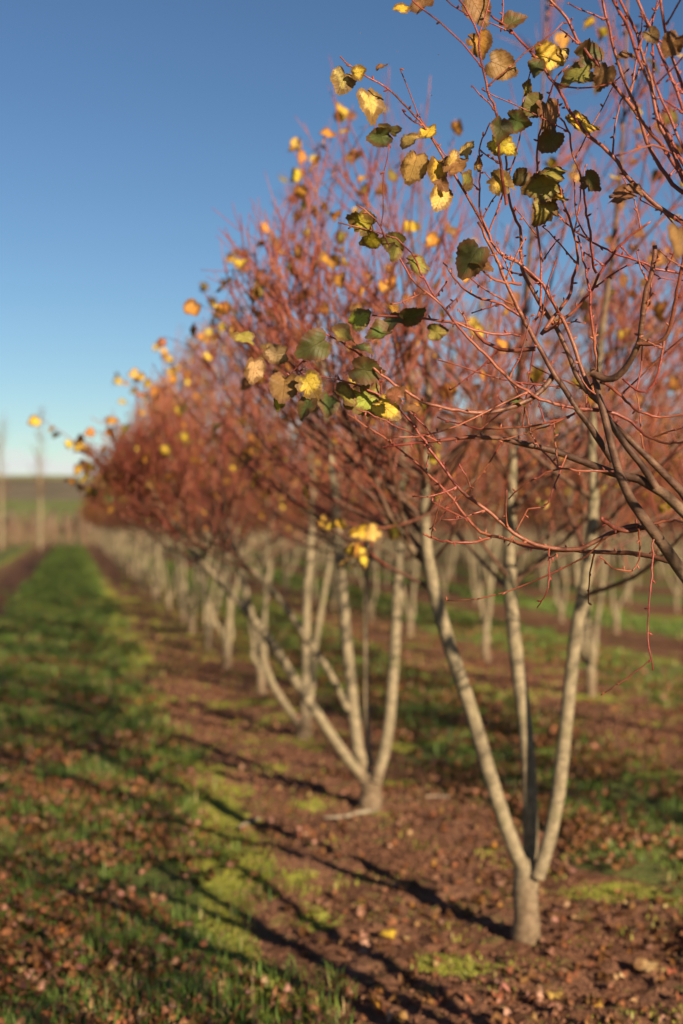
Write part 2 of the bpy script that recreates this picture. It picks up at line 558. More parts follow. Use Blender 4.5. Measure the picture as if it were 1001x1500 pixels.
def stems_for(r, n):
    """control points of n stems splaying from a short trunk (local coordinates)"""
    fork = r.uniform(0.14, 0.27)
    az0 = r.random() * 6.28
    out = []
    for k in range(n):
        az = az0 + k * 6.283 / n + r.normal(0, 0.25)
        lean = r.uniform(0.10, 0.36) if k else r.uniform(0.03, 0.12)
        H = r.uniform(3.3, 4.05) - 0.9 * lean
        h = np.array([0, 0.12, 0.4, 0.9, 1.5, 2.2, 2.9, H - fork])
        rad = np.tan(lean) * (h * 1.0 - 0.06 * h ** 2) + 0.03 * (h > 0)
        wob = r.normal(0, 0.025, (len(h), 2)); wob[0] *= 0.2
        pts = np.stack([np.cos(az) * rad + wob[:, 0], np.sin(az) * rad + wob[:, 1], fork - 0.03 + h], 1)
        rr = np.array([0.031, 0.028, 0.026, 0.023, 0.018, 0.011, 0.007, 0.0035]) * r.uniform(0.82, 1.05)
        out.append((pts, rr))
    return fork, out


def trim(p, cen, q):
    """cut a shoot back where it leaves the clipped, domed outline of the crown"""
    R = 1.98 - np.maximum(p[:, 2] - 1.55, 0) / 1.42
    bad = np.hypot(p[:, 0] - cen[0], p[:, 1] - cen[1]) > R * q
    bad |= p[:, 2] > 4.25
    if not bad.any():
        return p
    k = int(np.argmax(bad))
    if k < 2:
        return None
    s = np.linspace(0, k - 1, len(p)); i = np.arange(len(p))
    return np.stack([np.interp(s, i, p[:, j]) for j in range(3)], 1)


def crown_from(r, stems, dens=1.0, zmin=1.3, keep=None, low=1.0, reach=1.0, l3=True):
    """limbs, twigs and leaf places grown from the stems"""
    tubes, places = [], []
    cen = np.mean([s[0][0][:2] for s in stems], axis=0)

    def ok(p):
        return keep is None or keep(p)

    for pts, rad in stems:
        zs = pts[:, 2]
        Ltot = len(pts) - 1
        nb = int(19 * dens)
        for b in range(nb):
            s = (b + r.random()) / nb
            p, tan = at_s(pts, s)
            if p[2] < zmin:
                # keep the clear stem clear, move the limb up
                s = np.interp(zmin + r.random() * 0.5, zs, np.linspace(0, 1, len(zs)))
                p, tan = at_s(pts, min(s, 0.97))
            rs = np.interp(s, np.linspace(0, 1, len(rad)), rad)
            hrel = np.clip((p[2] - 1.3) / 2.5, 0, 1)
            out = np.append(p[:2] - cen, 0) + r.normal(0, 0.08, 3)
            el = r.uniform(0.25, 0.75) + hrel * 0.4
            L = reach * (r.uniform(0.75, 1.25) * (1.15 - 0.5 * hrel))
            r0 = min(rs * 0.55, 0.0085 * (1.15 - 0.4 * hrel) * r.uniform(0.75, 1.15))
            lp, lr = grow(r, p, side_dir(r, tan, out, el), L, r0, 0.0022, 10, 0.045, 0.085)
            lp = trim(lp, cen, r.uniform(0.74, 0.93))
            if lp is None or not ok(lp):
                continue
            tubes.append((lp, lr, 5))
            n2 = int(r.integers(6, 10) * dens)
            for c in range(n2):
                s2 = 0.15 + 0.8 * (c + r.random()) / n2
                q, t2 = at_s(lp, s2)
                az = r.random() * 6.28
                sd_ = unit(t2 * 0.7 + np.array([math.cos(az), math.sin(az), 0.55]) * 0.8)
                L2 = r.uniform(0.22, 0.55) * (1 + 0.5 * hrel)
                tp, tr = grow(r, q, sd_, L2, 0.0034, 0.0015, 7, 0.10, 0.08)
                tp = trim(tp, cen, r.uniform(0.82, 1.02))
                if tp is None or not ok(tp):
                    continue
                tubes.append((tp, tr, 4))
                if r.random() < 0.35:
                    places.append((tp[-1], t2, L2))
                if l3:
                    for e in range(r.integers(1, 4)):
                        q3, t3 = at_s(tp, r.uniform(0.2, 0.9))
                        sp, sr = grow(r, q3, unit(t3 + r.normal(0, 0.6, 3)), r.uniform(0.06, 0.18), 0.0022, 0.0012, 5, 0.05, 0.09)
                        if ok(sp):
                            tubes.append((sp, sr, 3))
                            if r.random() < 0.25:
                                places.append((sp[-1], t3, 0.2))
            places.append((lp[-1], unit(lp[-1] - lp[-2]), L))
            places.append((lp[-3], unit(lp[-1] - lp[-2]), L))
        # upright shoots near the top
        for b in range(int(7 * dens)):
            p, tan = at_s(pts, r.uniform(0.62, 0.98))
            sp, sr = grow(r, p, unit(np.array([0, 0, 1.0]) + r.normal(0, 0.28, 3)), r.uniform(0.5, 1.05), 0.0042, 0.0014, 8, 0.08, 0.05)
            sp = trim(sp, cen, r.uniform(0.82, 1.05))
            if sp is not None and ok(sp):
                tubes.append((sp, sr, 4))
                for e in range(4):
                    q, t3 = at_s(sp, r.uniform(0.2, 0.9))
                    s3, r3 = grow(r, q, unit(t3 + r.normal(0, 0.4, 3)), r.uniform(0.08, 0.22), 0.0022, 0.0012, 5, 0.1, 0.06)
                    tubes.append((s3, r3, 3))
                    places.append((s3[-1], t3, 0.3))
                places.append((sp[-1], tan, 0.5))
    return tubes, places


def leaf_items(r, places, n, size=(0.032, 0.062), pal=None):
    pal = pal or [('yellow', 4), ('ochre', 2.5), ('orange', 6), ('brown', 2.4), ('olive', 1.0), ('rust', 1.8), ('dark', 0.5)]
    names = [a for a, _ in pal]; w = np.array([b for _, b in pal]); w = w / w.sum()
    items = []
    idx = r.permutation(len(places))[:n]
    for i in idx:
        p, t, L = places[i]
        tip = unit(np.array([t[0] * 0.6, t[1] * 0.6, -0.5]) + r.normal(0, 0.5, 3))
        nor = unit(r.normal(0, 1, 3) + np.array([0, -0.4, 0.7]))
        sz = r.uniform(*size)
        items.append((p + tip * 0.012, tip, nor, sz, shade(r.choice(names, p=w), r)))
    return items


def trunk_tube(r, fork, rb=0.050):
    z = np.array([-0.05, 0.0, 0.03, 0.08, 0.5 * (fork + 0.08), fork - 0.01, fork + 0.035])
    rad = rb * np.array([1.16, 1.10, 1.0, 0.95, 0.95, 0.98, 0.62])
    pts = np.stack([r.normal(0, 0.004, 7), r.normal(0, 0.004, 7), z], 1)
    pts, rad = resample(pts, rad, 16)
    rad = rad * (1 + r.normal(0, 0.02, len(rad)))
    return pts, rad, 14


def build_tree_parts(root, r, fork, stems, tubes, items, leaf_parts, trunk_r=0.058, split_stems=True, limb_parts=0):
    """hang trunk, stems, crown and leaves under root"""
    tt = trunk_tube(r, fork, trunk_r)
    st = [(*resample(p, q, 22), 9) for p, q in stems]
    if split_stems:
        link('trunk', tubes_mesh('trunk', [tt], MAT['bark']), root)
        for s in st:
            link('stem', tubes_mesh('stem', [s], MAT['bark']), root)
    else:
        link('trunk', tubes_mesh('trunk', [tt] + st, MAT['bark']), root)
    if limb_parts:
        big = sorted([t for t in tubes if t[2] == 5], key=lambda t: -t[1][0])[:limb_parts]
        ids = set(id(t[0]) for t in big)
        for t in big:
            link('branch', tubes_mesh('branch', [t], MAT['bark']), root)
        tubes = [t for t in tubes if id(t[0]) not in ids]
    link('crown', tubes_mesh('crown', tubes, MAT['bark']), root, kind='stuff')
    if leaf_parts:
        for k, (p, tip, nor, sz, col) in enumerate(items):
            leaf_object(root, np.zeros(3), p, tip, nor, sz, col, k)
    elif items:
        link('foliage', leaf_mass('foliage', items, 7), root, kind='stuff')


# ------------------------------------------------------------------ where the rows stand
B1, B2, B3 = G(772, 1365), G(543, 1177), G(446, 1082)
ROWX = float((B1[0] + B2[0] + B3[0]) / 3)
STEP = float((B3[1] - B1[1]) / 2)
ROW2 = [G(866, 1017), G(712, 966), G(601, 929)]
ROW2X = float(np.mean([p[0] for p in ROW2]))
GAP = ROW2X - ROWX
print('row x', ROWX, [b.tolist() for b in (B1, B2, B3)], 'step', STEP, 'row2', ROW2X, [p[1] for p in ROW2])
STRIPS = [ROWX - GAP - 0.55 - k * (GAP + 0.3) for k in range(1, 6)]
STRIPS = [ROWX - GAP - 0.30] + [ROWX - GAP - 0.30 - k * GAP for k in range(1, 6)] + [ROWX + k * GAP for k in range(0, 14)]
STRIPS = np.array(STRIPS)


def strip_dist(x):
    return np.min(np.abs(np.asarray(x)[..., None] - STRIPS), axis=-1)


def strip_signed(x):
    x = np.asarray(x)
    k = np.argmin(np.abs(x[..., None] - STRIPS), axis=-1)
    return x - STRIPS[k]


def edge_dist(x):
    """distance from the strip middle, the sprayed band lying a little toward the lane"""
    s = strip_signed(x)
    return np.where(s < 0, -s, s + 0.32)


def soil_mask(x, y):
    d = edge_dist(x) + (vnoise(x, y, 0.5, 3) - 0.5) * 0.35 + (vnoise(x, y, 2.5, 4) - 0.5) * 0.25
    return np.clip((1.05 - d) / 0.25, 0, 1)


def moss_mask(x, y):
    d = edge_dist(x) + (vnoise(x, y, 0.6, 5) - 0.5) * 0.4
    right = strip_signed(x) > 0
    w = np.where(right, 0.34, 0.19)
    m = np.exp(-((d - 1.0) / w) ** 2) * np.clip((vnoise(x, y, 0.8, 6) - 0.16) * 3, 0, 1)
    m = m * np.where(right, np.clip((vnoise(x, y, 0.3, 17) - 0.42) * 3.0, 0, 0.7), 1.0)
    m = np.maximum(m, 0.75 * np.clip((vnoise(x, y, 0.33, 16) - 0.70) * 6, 0, 1) * (d < 1.4))
    return m


def ground_z(x, y):
    d = strip_dist(x)
    near = 1.0
    z = 0.05 * (vnoise(x, y, 0.9, 1) - 0.5) + 0.03 * (vnoise(x, y, 0.25, 2) - 0.5)
    sm = soil_mask(x, y)
    z = z + sm * 0.028 * (vnoise(x, y, 0.07, 7) - 0.5) + sm * 0.02 * (vnoise(x, y, 0.035, 8) - 0.5)
    return z * near - 0.02


# ------------------------------------------------------------------ ground sheet
def spaced(segs):
    out = []
    for a, b, st in segs:
        out += list(np.arange(a, b, st))
    return np.array(out + [segs[-1][1]])


gx = spaced([(-3000, -200, 400), (-200, -20, 20), (-20, -3, 0.5), (-3, -1.2, 0.1), (-1.2, 3.6, 0.035), (3.6, 8, 0.08), (8, 45, 0.5), (45, 200, 15), (200, 3000, 400)])
gy = spaced([(-400, -20, 40), (-20, 3.4, 0.6), (3.4, 9, 0.035), (9, 16, 0.08), (16, 40, 0.25), (40, 120, 1.0), (120, 400, 20), (400, 4000, 300)])
X, Y = np.meshgrid(gx, gy, indexing='ij')
Z = ground_z(X, Y)
nx, ny = X.shape
idx = np.arange(nx * ny).reshape(nx, ny)
quads = np.stack([idx[:-1, :-1], idx[1:, :-1], idx[1:, 1:], idx[:-1, 1:]], -1).reshape(-1, 4)
soil_a = soil_mask(X, Y); moss_a = moss_mask(X, Y)
far = (np.abs(X) > 60) | (Y > 110)
soil_a[far] = 0.0; moss_a[far] = 0.0
link('ground', mesh_from('ground', np.stack([X, Y, Z], -1).reshape(-1, 3), [quads], MAT['ground'],
                         {'soil': ('FLOAT', soil_a), 'moss': ('FLOAT', moss_a)}), kind='structure',
     label='red-brown bare soil strips between mossy grass lanes')

# far hillside
hx = np.linspace(-900, 1500, 90); hy = np.linspace(230, 1500, 60)
HX, HY = np.meshgrid(hx, hy, indexing='ij')
rise = np.clip((HY - 240) / 420, 0, 1); rise = rise * rise * (3 - 2 * rise)
HZ = rise * (22.0 - 0.008 * (HX + 30) + 5 * (vnoise(HX, HY, 260, 9) - 0.5)) - 0.4 + 1.2 * (vnoise(HX, HY, 45, 10) - 0.5) * rise
hi = np.arange(HX.size).reshape(HX.shape)
hq = np.stack([hi[:-1, :-1], hi[1:, :-1], hi[1:, 1:], hi[:-1, 1:]], -1).reshape(-1, 4)
link('hill', mesh_from('hill', np.stack([HX, HY, HZ], -1).reshape(-1, 3), [hq], MAT['hill']), kind='structure',
     label='low hill with green fields and brown woodland')

# ------------------------------------------------------------------ the near tree whose twigs reach over the lane
r0 = np.random.default_rng(3)
base0 = np.array([ROWX, B1[1] - STEP, 0.0])
NEAR = thing('lime_tree', 'lime tree with long bare red twigs and yellowing leaves arching sharply across the lane', 'tree',
             tuple(base0), 'lime trees in the row beside the grass lane')
D0 = 2.8
# traced limbs: (pixels, thickness in pixels at both ends, depth at both ends)
LIMBS = [
    # heavy stems rising from the trunk
    ([(1001, 842), (979, 808), (958, 780), (940, 756), (922, 729), (910, 702), (901, 675), (895, 648), (889, 621), (880, 597), (874, 558), (869, 540)], 19, 9, 2.80, 2.80),
    ([(898, 675), (880, 648), (862, 621), (844, 597), (826, 567), (808, 542), (790, 508), (772, 478), (763, 460), (739, 409), (727, 376), (700, 325)], 11, 4, 2.80, 2.72),
    ([(1010, 758), (970, 720), (955, 708), (937, 702), (916, 699), (898, 693), (862, 679), (829, 666), (790, 655), (739, 643), (700, 639), (640, 645), (560, 655)], 17, 3, 2.95, 3.0),
    ([(961, 714), (940, 681), (916, 651), (892, 615), (880, 591), (862, 575), (844, 547), (829, 508), (811, 475), (790, 442), (772, 412), (764, 385), (763, 340), (751, 310), (745, 280), (742, 228)], 12, 3, 2.95, 2.85),
    ([(1010, 735), (979, 699), (955, 675), (928, 654), (907, 633), (892, 615)], 13, 8, 3.0, 2.96),
    # leafy sprays to the left
    ([(868, 580), (856, 550), (835, 490), (820, 460), (796, 418), (778, 400), (760, 385), (730, 367), (704, 322), (690, 297), (672, 267), (651, 231), (633, 204), (616, 177), (600, 162), (573, 135), (545, 116), (519, 100), (498, 83)], 7, 2.2, 2.80, 2.66),
    ([(760, 385), (739, 376), (724, 358), (706, 319), (702, 290), (703, 255), (703, 216), (708, 200), (720, 180)], 4, 2, 2.76, 2.7),
    ([(742, 300), (734, 240), (730, 195), (729, 175), (724, 156), (715, 135), (709, 105), (702, 70), (700, 45), (675, 0), (660, -30)], 5, 3, 2.74, 2.66),
    ([(1012, 330), (994, 322), (961, 300), (940, 282), (916, 255), (900, 231), (880, 213), (859, 195), (838, 166), (817, 129), (799, 103), (778, 76), (745, 42), (718, 22)], 8, 3, 2.65, 2.75),
    ([(1020, 292), (1001, 282), (988, 273), (970, 249), (955, 222), (943, 195), (937, 171), (910, 138), (880, 99), (856, 73), (829, 25), (803, -5), (790, -40)], 7, 4, 2.6, 2.7),
    ([(1020, 285), (1001, 264), (988, 240), (967, 210), (940, 177), (931, 150), (919, 126), (907, 96), (895, 54), (883, 0), (878, -30)], 6, 4, 2.55, 2.6),
    ([(1020, 285), (1001, 255), (976, 204), (961, 168), (955, 129), (940, 99), (931, 78), (922, 45), (898, 0), (885, -30)], 6.5, 4.5, 2.5, 2.55),
    ([(1015, 265), (1001, 240), (985, 210), (964, 168), (955, 120), (940, 75), (928, 39), (907, 0), (895, -30)], 6, 4, 2.52, 2.5),
    ([(1020, 215), (1001, 162), (988, 123), (964, 69), (949, 33), (934, 0), (925, -30)], 6, 4, 2.45, 2.45),
    ([(1012, 170), (1001, 129), (985, 84), (973, 36), (967, 0), (965, -30)], 6, 4, 2.45, 2.45),
    ([(1012, 245), (1001, 216), (985, 180), (961, 129), (958, 90), (955, 40)], 5, 3, 2.48, 2.5),
    ([(781, 472), (790, 460), (793, 424), (793, 379), (787, 331), (787, 261), (787, 210), (793, 186), (802, 150), (817, 111), (835, 95)], 4, 2.6, 2.8, 2.72),
    ([(874, 400), (866, 367), (866, 340), (859, 316), (856, 290), (850, 252), (838, 222), (832, 189), (820, 168), (817, 144)], 4.5, 2.6, 2.8, 2.7),
    ([(796, 487), (817, 475), (844, 451), (865, 427), (877, 404), (898, 373), (922, 346), (955, 325)], 5.5, 3, 2.85, 2.75),
    ([(817, 313), (838, 334), (868, 355), (898, 370), (934, 382), (964, 394), (1001, 401), (1015, 403)], 2.5, 4, 2.85, 2.8),
    ([(793, 490), (817, 457), (835, 433), (839, 412), (847, 379), (838, 331), (825, 295), (820, 270)], 6, 3, 2.85, 2.75),
    ([(875, 546), (871, 502), (865, 460), (864, 424), (856, 388), (847, 346)], 5, 2.6, 2.8, 2.75),
    ([(868, 547), (877, 551), (892, 556), (910, 547), (925, 526), (936, 502), (940, 478), (946, 430), (955, 400), (960, 360)], 11, 7, 2.78, 2.65),
    ([(934, 503), (964, 502), (979, 487), (988, 451), (996, 406), (1002, 375), (1006, 330)], 7, 4.5, 2.70, 2.6),
    ([(973, 494), (967, 535), (952, 570), (934, 573), (913, 555)], 4.5, 3, 2.68, 2.72),
    # lower sprays
    ([(945, 768), (904, 777), (868, 795), (844, 805), (799, 801), (760, 786), (727, 759), (700, 737), (678, 722), (638, 668), (598, 614), (578, 594), (540, 571), (510, 560), (477, 553), (444, 547), (423, 529)], 8, 2.2, 2.8, 2.72),
    ([(983, 823), (934, 811), (862, 808), (799, 804), (775, 799), (730, 786), (699, 775), (660, 727), (636, 703), (606, 673), (561, 640), (510, 607)], 8, 2, 2.85, 3.1),
    ([(720, 787), (702, 793), (675, 795), (642, 791), (621, 782)], 4, 3, 2.86, 2.8),
    ([(812, 547), (806, 557), (790, 575), (766, 590), (735, 601), (705, 604), (660, 600), (630, 592), (600, 577), (570, 557), (540, 532), (516, 511), (486, 494), (456, 481)], 9, 2.3, 2.79, 2.7),
    ([(645, 650), (627, 640), (600, 634), (564, 616), (522, 598)], 3, 2.2, 2.78, 2.72),
    ([(877, 601), (835, 597), (787, 582), (754, 561), (730, 540), (720, 529), (681, 490), (657, 460), (642, 442), (606, 412), (588, 382), (567, 355), (555, 326), (523, 298)], 6, 2.2, 2.8, 2.66),
    ([(763, 492), (711, 487), (669, 472), (648, 448), (624, 412), (600, 367), (561, 343), (495, 325)], 4, 2, 2.78, 2.68),
    ([(772, 466), (754, 457), (730, 443), (700, 436), (672, 415), (650, 385)], 5, 2.4, 2.82, 2.9),
    ([(763, 416), (730, 412), (706, 394), (690, 360)], 4.5, 2.4, 2.78, 2.7),
    ([(784, 511), (745, 514), (712, 502), (690, 480), (655, 470), (600, 465), (545, 462)], 7, 2.4, 2.78, 2.9),
    ([(958, 790), (955, 844), (951, 886), (949, 928), (952, 955), (958, 981)], 3, 2.2, 2.75, 2.7),
    ([(805, 803), (804, 850), (799, 871), (787, 890)], 2.4, 1.8, 2.8, 2.76),
    ([(936, 775), (937, 811), (928, 835), (898, 832), (880, 815)], 3, 2, 2.76, 2.72),
    ([(880, 600), (910, 609), (934, 627), (955, 642), (976, 649), (1001, 648), (1020, 640)], 6, 3, 2.8, 2.7),
    ([(880, 560), (892, 565), (928, 597), (961, 610), (1001, 607), (1020, 600)], 4.5, 3, 2.82, 2.9),
    ([(948, 772), (922, 778), (904, 775), (881, 760)], 8, 5, 2.79, 2.7),
    ([(945, 768), (985, 763), (1015, 768)], 5, 3, 2.79, 2.7),
    ([(905, 690), (860, 690), (820, 687), (785, 700), (745, 730)], 4, 2, 2.9, 2.95),
    ([(820, 687), (780, 640), (770, 600), (745, 555)], 3, 1.8, 2.9, 2.85),
    ([(880, 597), (850, 603), (800, 620), (740, 628), (690, 625), (640, 612)], 4, 2, 2.85, 3.0),
    ([(830, 667), (800, 740), (775, 745), (745, 800)], 2.6, 1.8, 2.95, 2.9),
]


def limb_world(px, t0, t1, d0, d1, wob=0.0):
    n = len(px)
    L = np.concatenate([[0], np.cumsum(np.hypot(*np.diff(np.array(px, float), axis=0).T))]); s = L / L[-1]
    ds = d0 + (d1 - d0) * s
    amp = r0.uniform(-0.05, 0.05)
    ds = ds + amp * np.sin(s * math.pi)
    pts = np.array([P(x, y, d) for (x, y), d in zip(px, ds)])
    rad = (t0 + (t1 - t0) * s ** 0.8) * 0.5 * ds / F
    return pts, rad


near_lines = []      # resampled centre lines for hanging leaves
spurs = []
for k, (px, t0, t1, d0, d1) in enumerate(LIMBS):
    pts, rad = limb_world(px, t0, t1, d0, d1)
    if k == 0:       # carry the heavy stem down to the trunk
        down = [base0 + np.array([-0.02, 0.0, 0.17]), base0 + np.array([-0.06, -0.01, 0.45]), base0 + np.array([-0.17, 0.0, 0.9]), P(1050, 920, 2.83)]
        pts = np.vstack([down, pts]); rad = np.concatenate([[0.034, 0.030, 0.024, 0.016], rad])
    if k in (2, 4):
        j = {2: np.array([0.05, 0.06, 0.2]), 4: np.array([0.06, 0.0, 0.22])}[k]
        down = [base0 + np.array([0.0, 0.02, 0.17]), base0 + j * 1.0 + np.array([0, 0, 0.25]), base0 + j + np.array([-0.03, 0.05, 0.85]), P(1100, 850, 3.0) if k == 2 else P(1085, 850, 3.02)]
        pts = np.vstack([down, pts]); rad = np.concatenate([[0.030, 0.028, 0.022, 0.014 if k == 2 else 0.011], rad])
    if 9 <= k <= 15:  # the upright bundle leaves a stem just outside the frame
        pts = np.vstack([[P(1075, 470, 2.62), P(1040, 350, 2.6)], pts]); rad = np.concatenate([[rad[0] * 1.1] * 2, rad])
    m = max(16, 3 * len(px))
    p, q = resample(pts, rad, m)
    jit = r0.normal(0, 0.0014, p.shape); jit[0] = 0
    p = p + jit * np.clip(1 - q[:, None] / 0.008, 0.1, 1)
    nm = 'stem' if k in (0, 2, 4) else 'branch'
    o = link(nm, tubes_mesh(nm, [(p - base0, q, 9 if k < 5 else 7)], MAT['bark']), NEAR)
    near_lines.append((p, q))
    # nodes: buds and short spurs along the thinner wood
    L = np.linalg.norm(np.diff(p, axis=0), axis=1).sum()
    nb = int(L / 0.045)
    sgn = 1
    for b in range(nb):
        s = (b + 0.5 + r0.uniform(-0.2, 0.2)) / nb
        c, t = at_s(p, s); rr = float(np.interp(s, np.linspace(0, 1, m), q))
        if rr > 0.0075:
            continue
        sgn = -sgn
        side = unit(np.cross(t, fwd) * sgn + r0.normal(0, 0.5, 3))
        d = unit(t * 0.6 + side)
        if rr < 0.0062:
            spurs.append((np.array([c, c + d * (rr + 0.002), c + d * (rr + 0.0055), c + d * (rr + 0.0085)]), np.array([0.0010, 0.0022, 0.0020, 0.0005]), 5))
        if r0.random() < (0.30 if rr > 0.002 else 0.10) and s > 0.08:
            Ls = r0.uniform(0.03, 0.16) if r0.random() < 0.75 else r0.uniform(0.15, 0.4)
            sp, sr = grow(r0, c, unit(d + np.array([0, 0, 0.3])), Ls, min(rr * 0.7, 0.0021), 0.0012, 7, 0.05, 0.10)
            spurs.append((sp, sr, 5))
            for e in (2, 4, 6):
                dd = unit(r0.normal(0, 1, 3))
                spurs.append((np.array([sp[e], sp[e] + dd * 0.003, sp[e] + dd * 0.0065, sp[e] + dd * 0.009]), np.array([0.0010, 0.0021, 0.0018, 0.0005]), 5))

link('trunk', tubes_mesh('trunk', [trunk_tube(r0, 0.2, 0.06)], MAT['bark']), NEAR)


# the rest of this tree's crown stands right of and behind the traced sprays
def keep_near(p):
    w = p + base0
    x, y, d = proj(w[-1]); x1, y1, d1 = proj(w[len(w) // 2])
    inside = ((x < 960) & (y < 900) & (d < 3.2)) or ((x1 < 960) & (y1 < 900) & (d1 < 3.2))
    close = np.min([(q - CAM) @ fwd for q in w]) < 2.3 and min(x, x1) < 1040
    return not inside and not close


st0 = [(np.array([(0.02, 0, 0.16), (0.10, -0.05, 0.6), (0.16, -0.15, 1.3), (0.13, -0.28, 2.0), (0.10, -0.35, 2.8), (0.12, -0.38, 3.7)]), np.array([0.034, 0.031, 0.026, 0.019, 0.011, 0.004])),
       (np.array([(0.03, 0.02, 0.16), (0.2, 0.1, 0.7), (0.36, 0.2, 1.5), (0.5, 0.28, 2.3), (0.58, 0.3, 3.2), (0.6, 0.33, 3.9)]), np.array([0.034, 0.031, 0.026, 0.018, 0.010, 0.004]))]
# stem carrying the upright bundle at the frame's edge
e1, e2 = P(1075, 470, 2.62) - base0, P(1180, 900, 2.7) - base0
st0.append((np.array([(0.0, -0.03, 0.16), (0.02, -0.12, 0.6), tuple(e2), tuple(e1), tuple(P(1040, 250, 2.55) - base0), tuple(P(1030, 60, 2.5) - base0)]),
            np.array([0.032, 0.028, 0.021, 0.013, 0.007, 0.004])))
for p, q in st0:
    link('stem', tubes_mesh('stem', [(*resample(p, q, 22), 9)], MAT['bark']), NEAR)
tb0, pl0 = crown_from(r0, st0, 0.6, keep=keep_near)
link('crown', tubes_mesh('crown', [(p - base0, q, s) for p, q, s in spurs] + tb0, MAT['bark']), NEAR, kind='stuff')

# traced leaves: x, y, width px, colour, screen angle of the tip (90 = up), turn away from the camera in degrees
LEAVES = [
    (502, 119, 44, 'ochre', -110, 15), (543, 152, 54, 'ochre', -75, 25), (526, 106, 26, 'yellow', 20, 60), (560, 98, 24, 'brown', 20, 70),
    (571, 189, 36, 'olive', 150, 45), (557, 200, 40, 'green', 190, 60), (603, 204, 38, 'ochre', 210, 55), (628, 193, 30, 'yellow', 50, 45),
    (606, 245, 52, 'ochre', -110, 15), (642, 247, 42, 'yellow', -100, 25), (669, 240, 44, 'brown', 40, 45), (645, 290, 44, 'ochre', -110, 20),
    (685, 219, 28, 'ochre', 60, 55), (684, 264, 32, 'olive', 75, 65), (700, 14, 50, 'brown', -60, 30), (703, 64, 46, 'orange', -80, 30),
    (752, 32, 44, 'dark', 30, 40), (735, 97, 52, 'brown', -20, 50), (803, 83, 52, 'yellow', -20, 30), (786, 98, 30, 'dark', -110, 40),
    (866, 79, 52, 'dark', 20, 35), (846, 110, 56, 'olive', 200, 45), (823, 75, 30, 'ochre', 130, 60), (772, 130, 28, 'olive', 80, 60),
    (780, 155, 42, 'dark', 200, 45), (802, 170, 54, 'brown', -80, 35), (808, 205, 44, 'dark', -130, 35), (853, 182, 54, 'yellow', -10, 40),
    (733, 190, 42, 'dark', -100, 35), (759, 178, 40, 'green', -20, 70), (737, 213, 48, 'yellow', -30, 15), (734, 268, 44, 'yellow', -30, 15),
    (762, 260, 34, 'dark', 215, 55), (797, 274, 62, 'olive', 190, 40), (808, 254, 48, 'olive', 170, 60), (866, 266, 36, 'dark', -45, 55),
    (796, 309, 50, 'olive', -120, 25), (822, 291, 30, 'yellow', -15, 65), (911, 285, 44, 'brown', 200, 50), (928, 278, 32, 'brown', -30, 50),
    (985, 65, 42, 'brown', -120, 35), (955, 52, 30, 'brown', -60, 45), (885, 112, 42, 'brown', -110, 40), (920, 82, 30, 'brown', 170, 50),
    (690, 380, 60, 'dark', -120, 20), (704, 388, 40, 'brown', -20, 55), (530, 325, 46, 'yellow', 165, 65), (578, 370, 30, 'olive', -110, 45),
    (613, 388, 42, 'olive', -25, 40), (576, 355, 40, 'olive', 170, 50), (543, 352, 34, 'yellow', 195, 72), (460, 507, 56, 'dark', -150, 20),
    (503, 490, 42, 'olive', -30, 55), (537, 543, 54, 'dark', -10, 45), (532, 509, 32, 'green', -20, 50), (555, 487, 42, 'green', 200, 40),
    (577, 470, 44, 'green', 35, 50), (527, 467, 38, 'lime', 40, 35), (640, 486, 32, 'olive', 0, 45), (604, 462, 40, 'dark', 20, 50),
    (357, 495, 38, 'olive', 170, 60), (372, 542, 42, 'tan', -100, 25), (405, 519, 38, 'tan', 180, 60), (416, 567, 52, 'brown', -95, 25),
    (409, 591, 26, 'lime', -90, 40), (454, 565, 48, 'yellow', -60, 10), (450, 596, 42, 'green', -120, 40), (481, 592, 40, 'green', -100, 30),
    (506, 579, 44, 'olive', -40, 35), (535, 586, 60, 'lime', 200, 50), (567, 599, 46, 'yellow', -40, 20), (603, 600, 30, 'brown', 10, 60),
    (580, 578, 34, 'rust', 40, 50), (757, 590, 34, 'green', 170, 65), (590, 12, 30, 'yellow', 10, 50), (620, 8, 40, 'brown', 40, 45),
    (663, 233, 30, 'ochre', 60, 55), (995, 350, 52, 'brown', -90, 20), (648, 270, 26, 'brown', -60, 50), (700, 240, 24, 'ochre', 80, 60),
]
allp = np.vstack([p for p, _ in near_lines]); pp = np.array([proj(p) for p in allp])
for k, (x, y, w, cname, ang, tilt) in enumerate(LEAVES):
    j = np.argmin(np.hypot(pp[:, 0] - x, pp[:, 1] - y))
    d = pp[j, 2] + r0.uniform(-0.03, 0.02)
    if (x, y) == (995, 350):
        d = 2.1
    size = w * d / F * 0.88
    a = math.radians(ang)
    tip = rgt * math.cos(a) + upv * math.sin(a)
    ta = math.radians(tilt * 0.9) * (1 if r0.random() < 0.5 else -1); tb = math.radians(r0.uniform(-20, 20))
    side = unit(np.cross(tip, -fwd))
    nor = unit(-fwd * math.cos(ta) + side * math.sin(ta) + upv * 0.2 + sd * (0.25 if cname in ('dark', 'green') else 0.5))
    tip = unit(tip + -fwd * math.sin(tb))
    c = P(x, y, d)
    pos = c - tip * size * 0.40
    o = leaf_object(NEAR, base0, pos, tip, nor, size, shade(cname, r0, 0.08), k * 7 + int(r0.integers(3)))
    # leaf stalk from the nearest twig
    q = allp[j]
    if np.linalg.norm(q - pos) < 0.12:
        mid = (q + pos) / 2 + upv * 0.006
        pt, pr = resample([q, mid, pos], [0.0011, 0.0009, 0.0008], 6)
        Mi = np.array(o.matrix_local.inverted())
        loc = (np.c_[pt - base0, np.ones(6)] @ Mi.T)[:, :3]
        link('petiole', tubes_mesh('petiole', [(loc, pr / size, 5)], MAT['bark']), o)
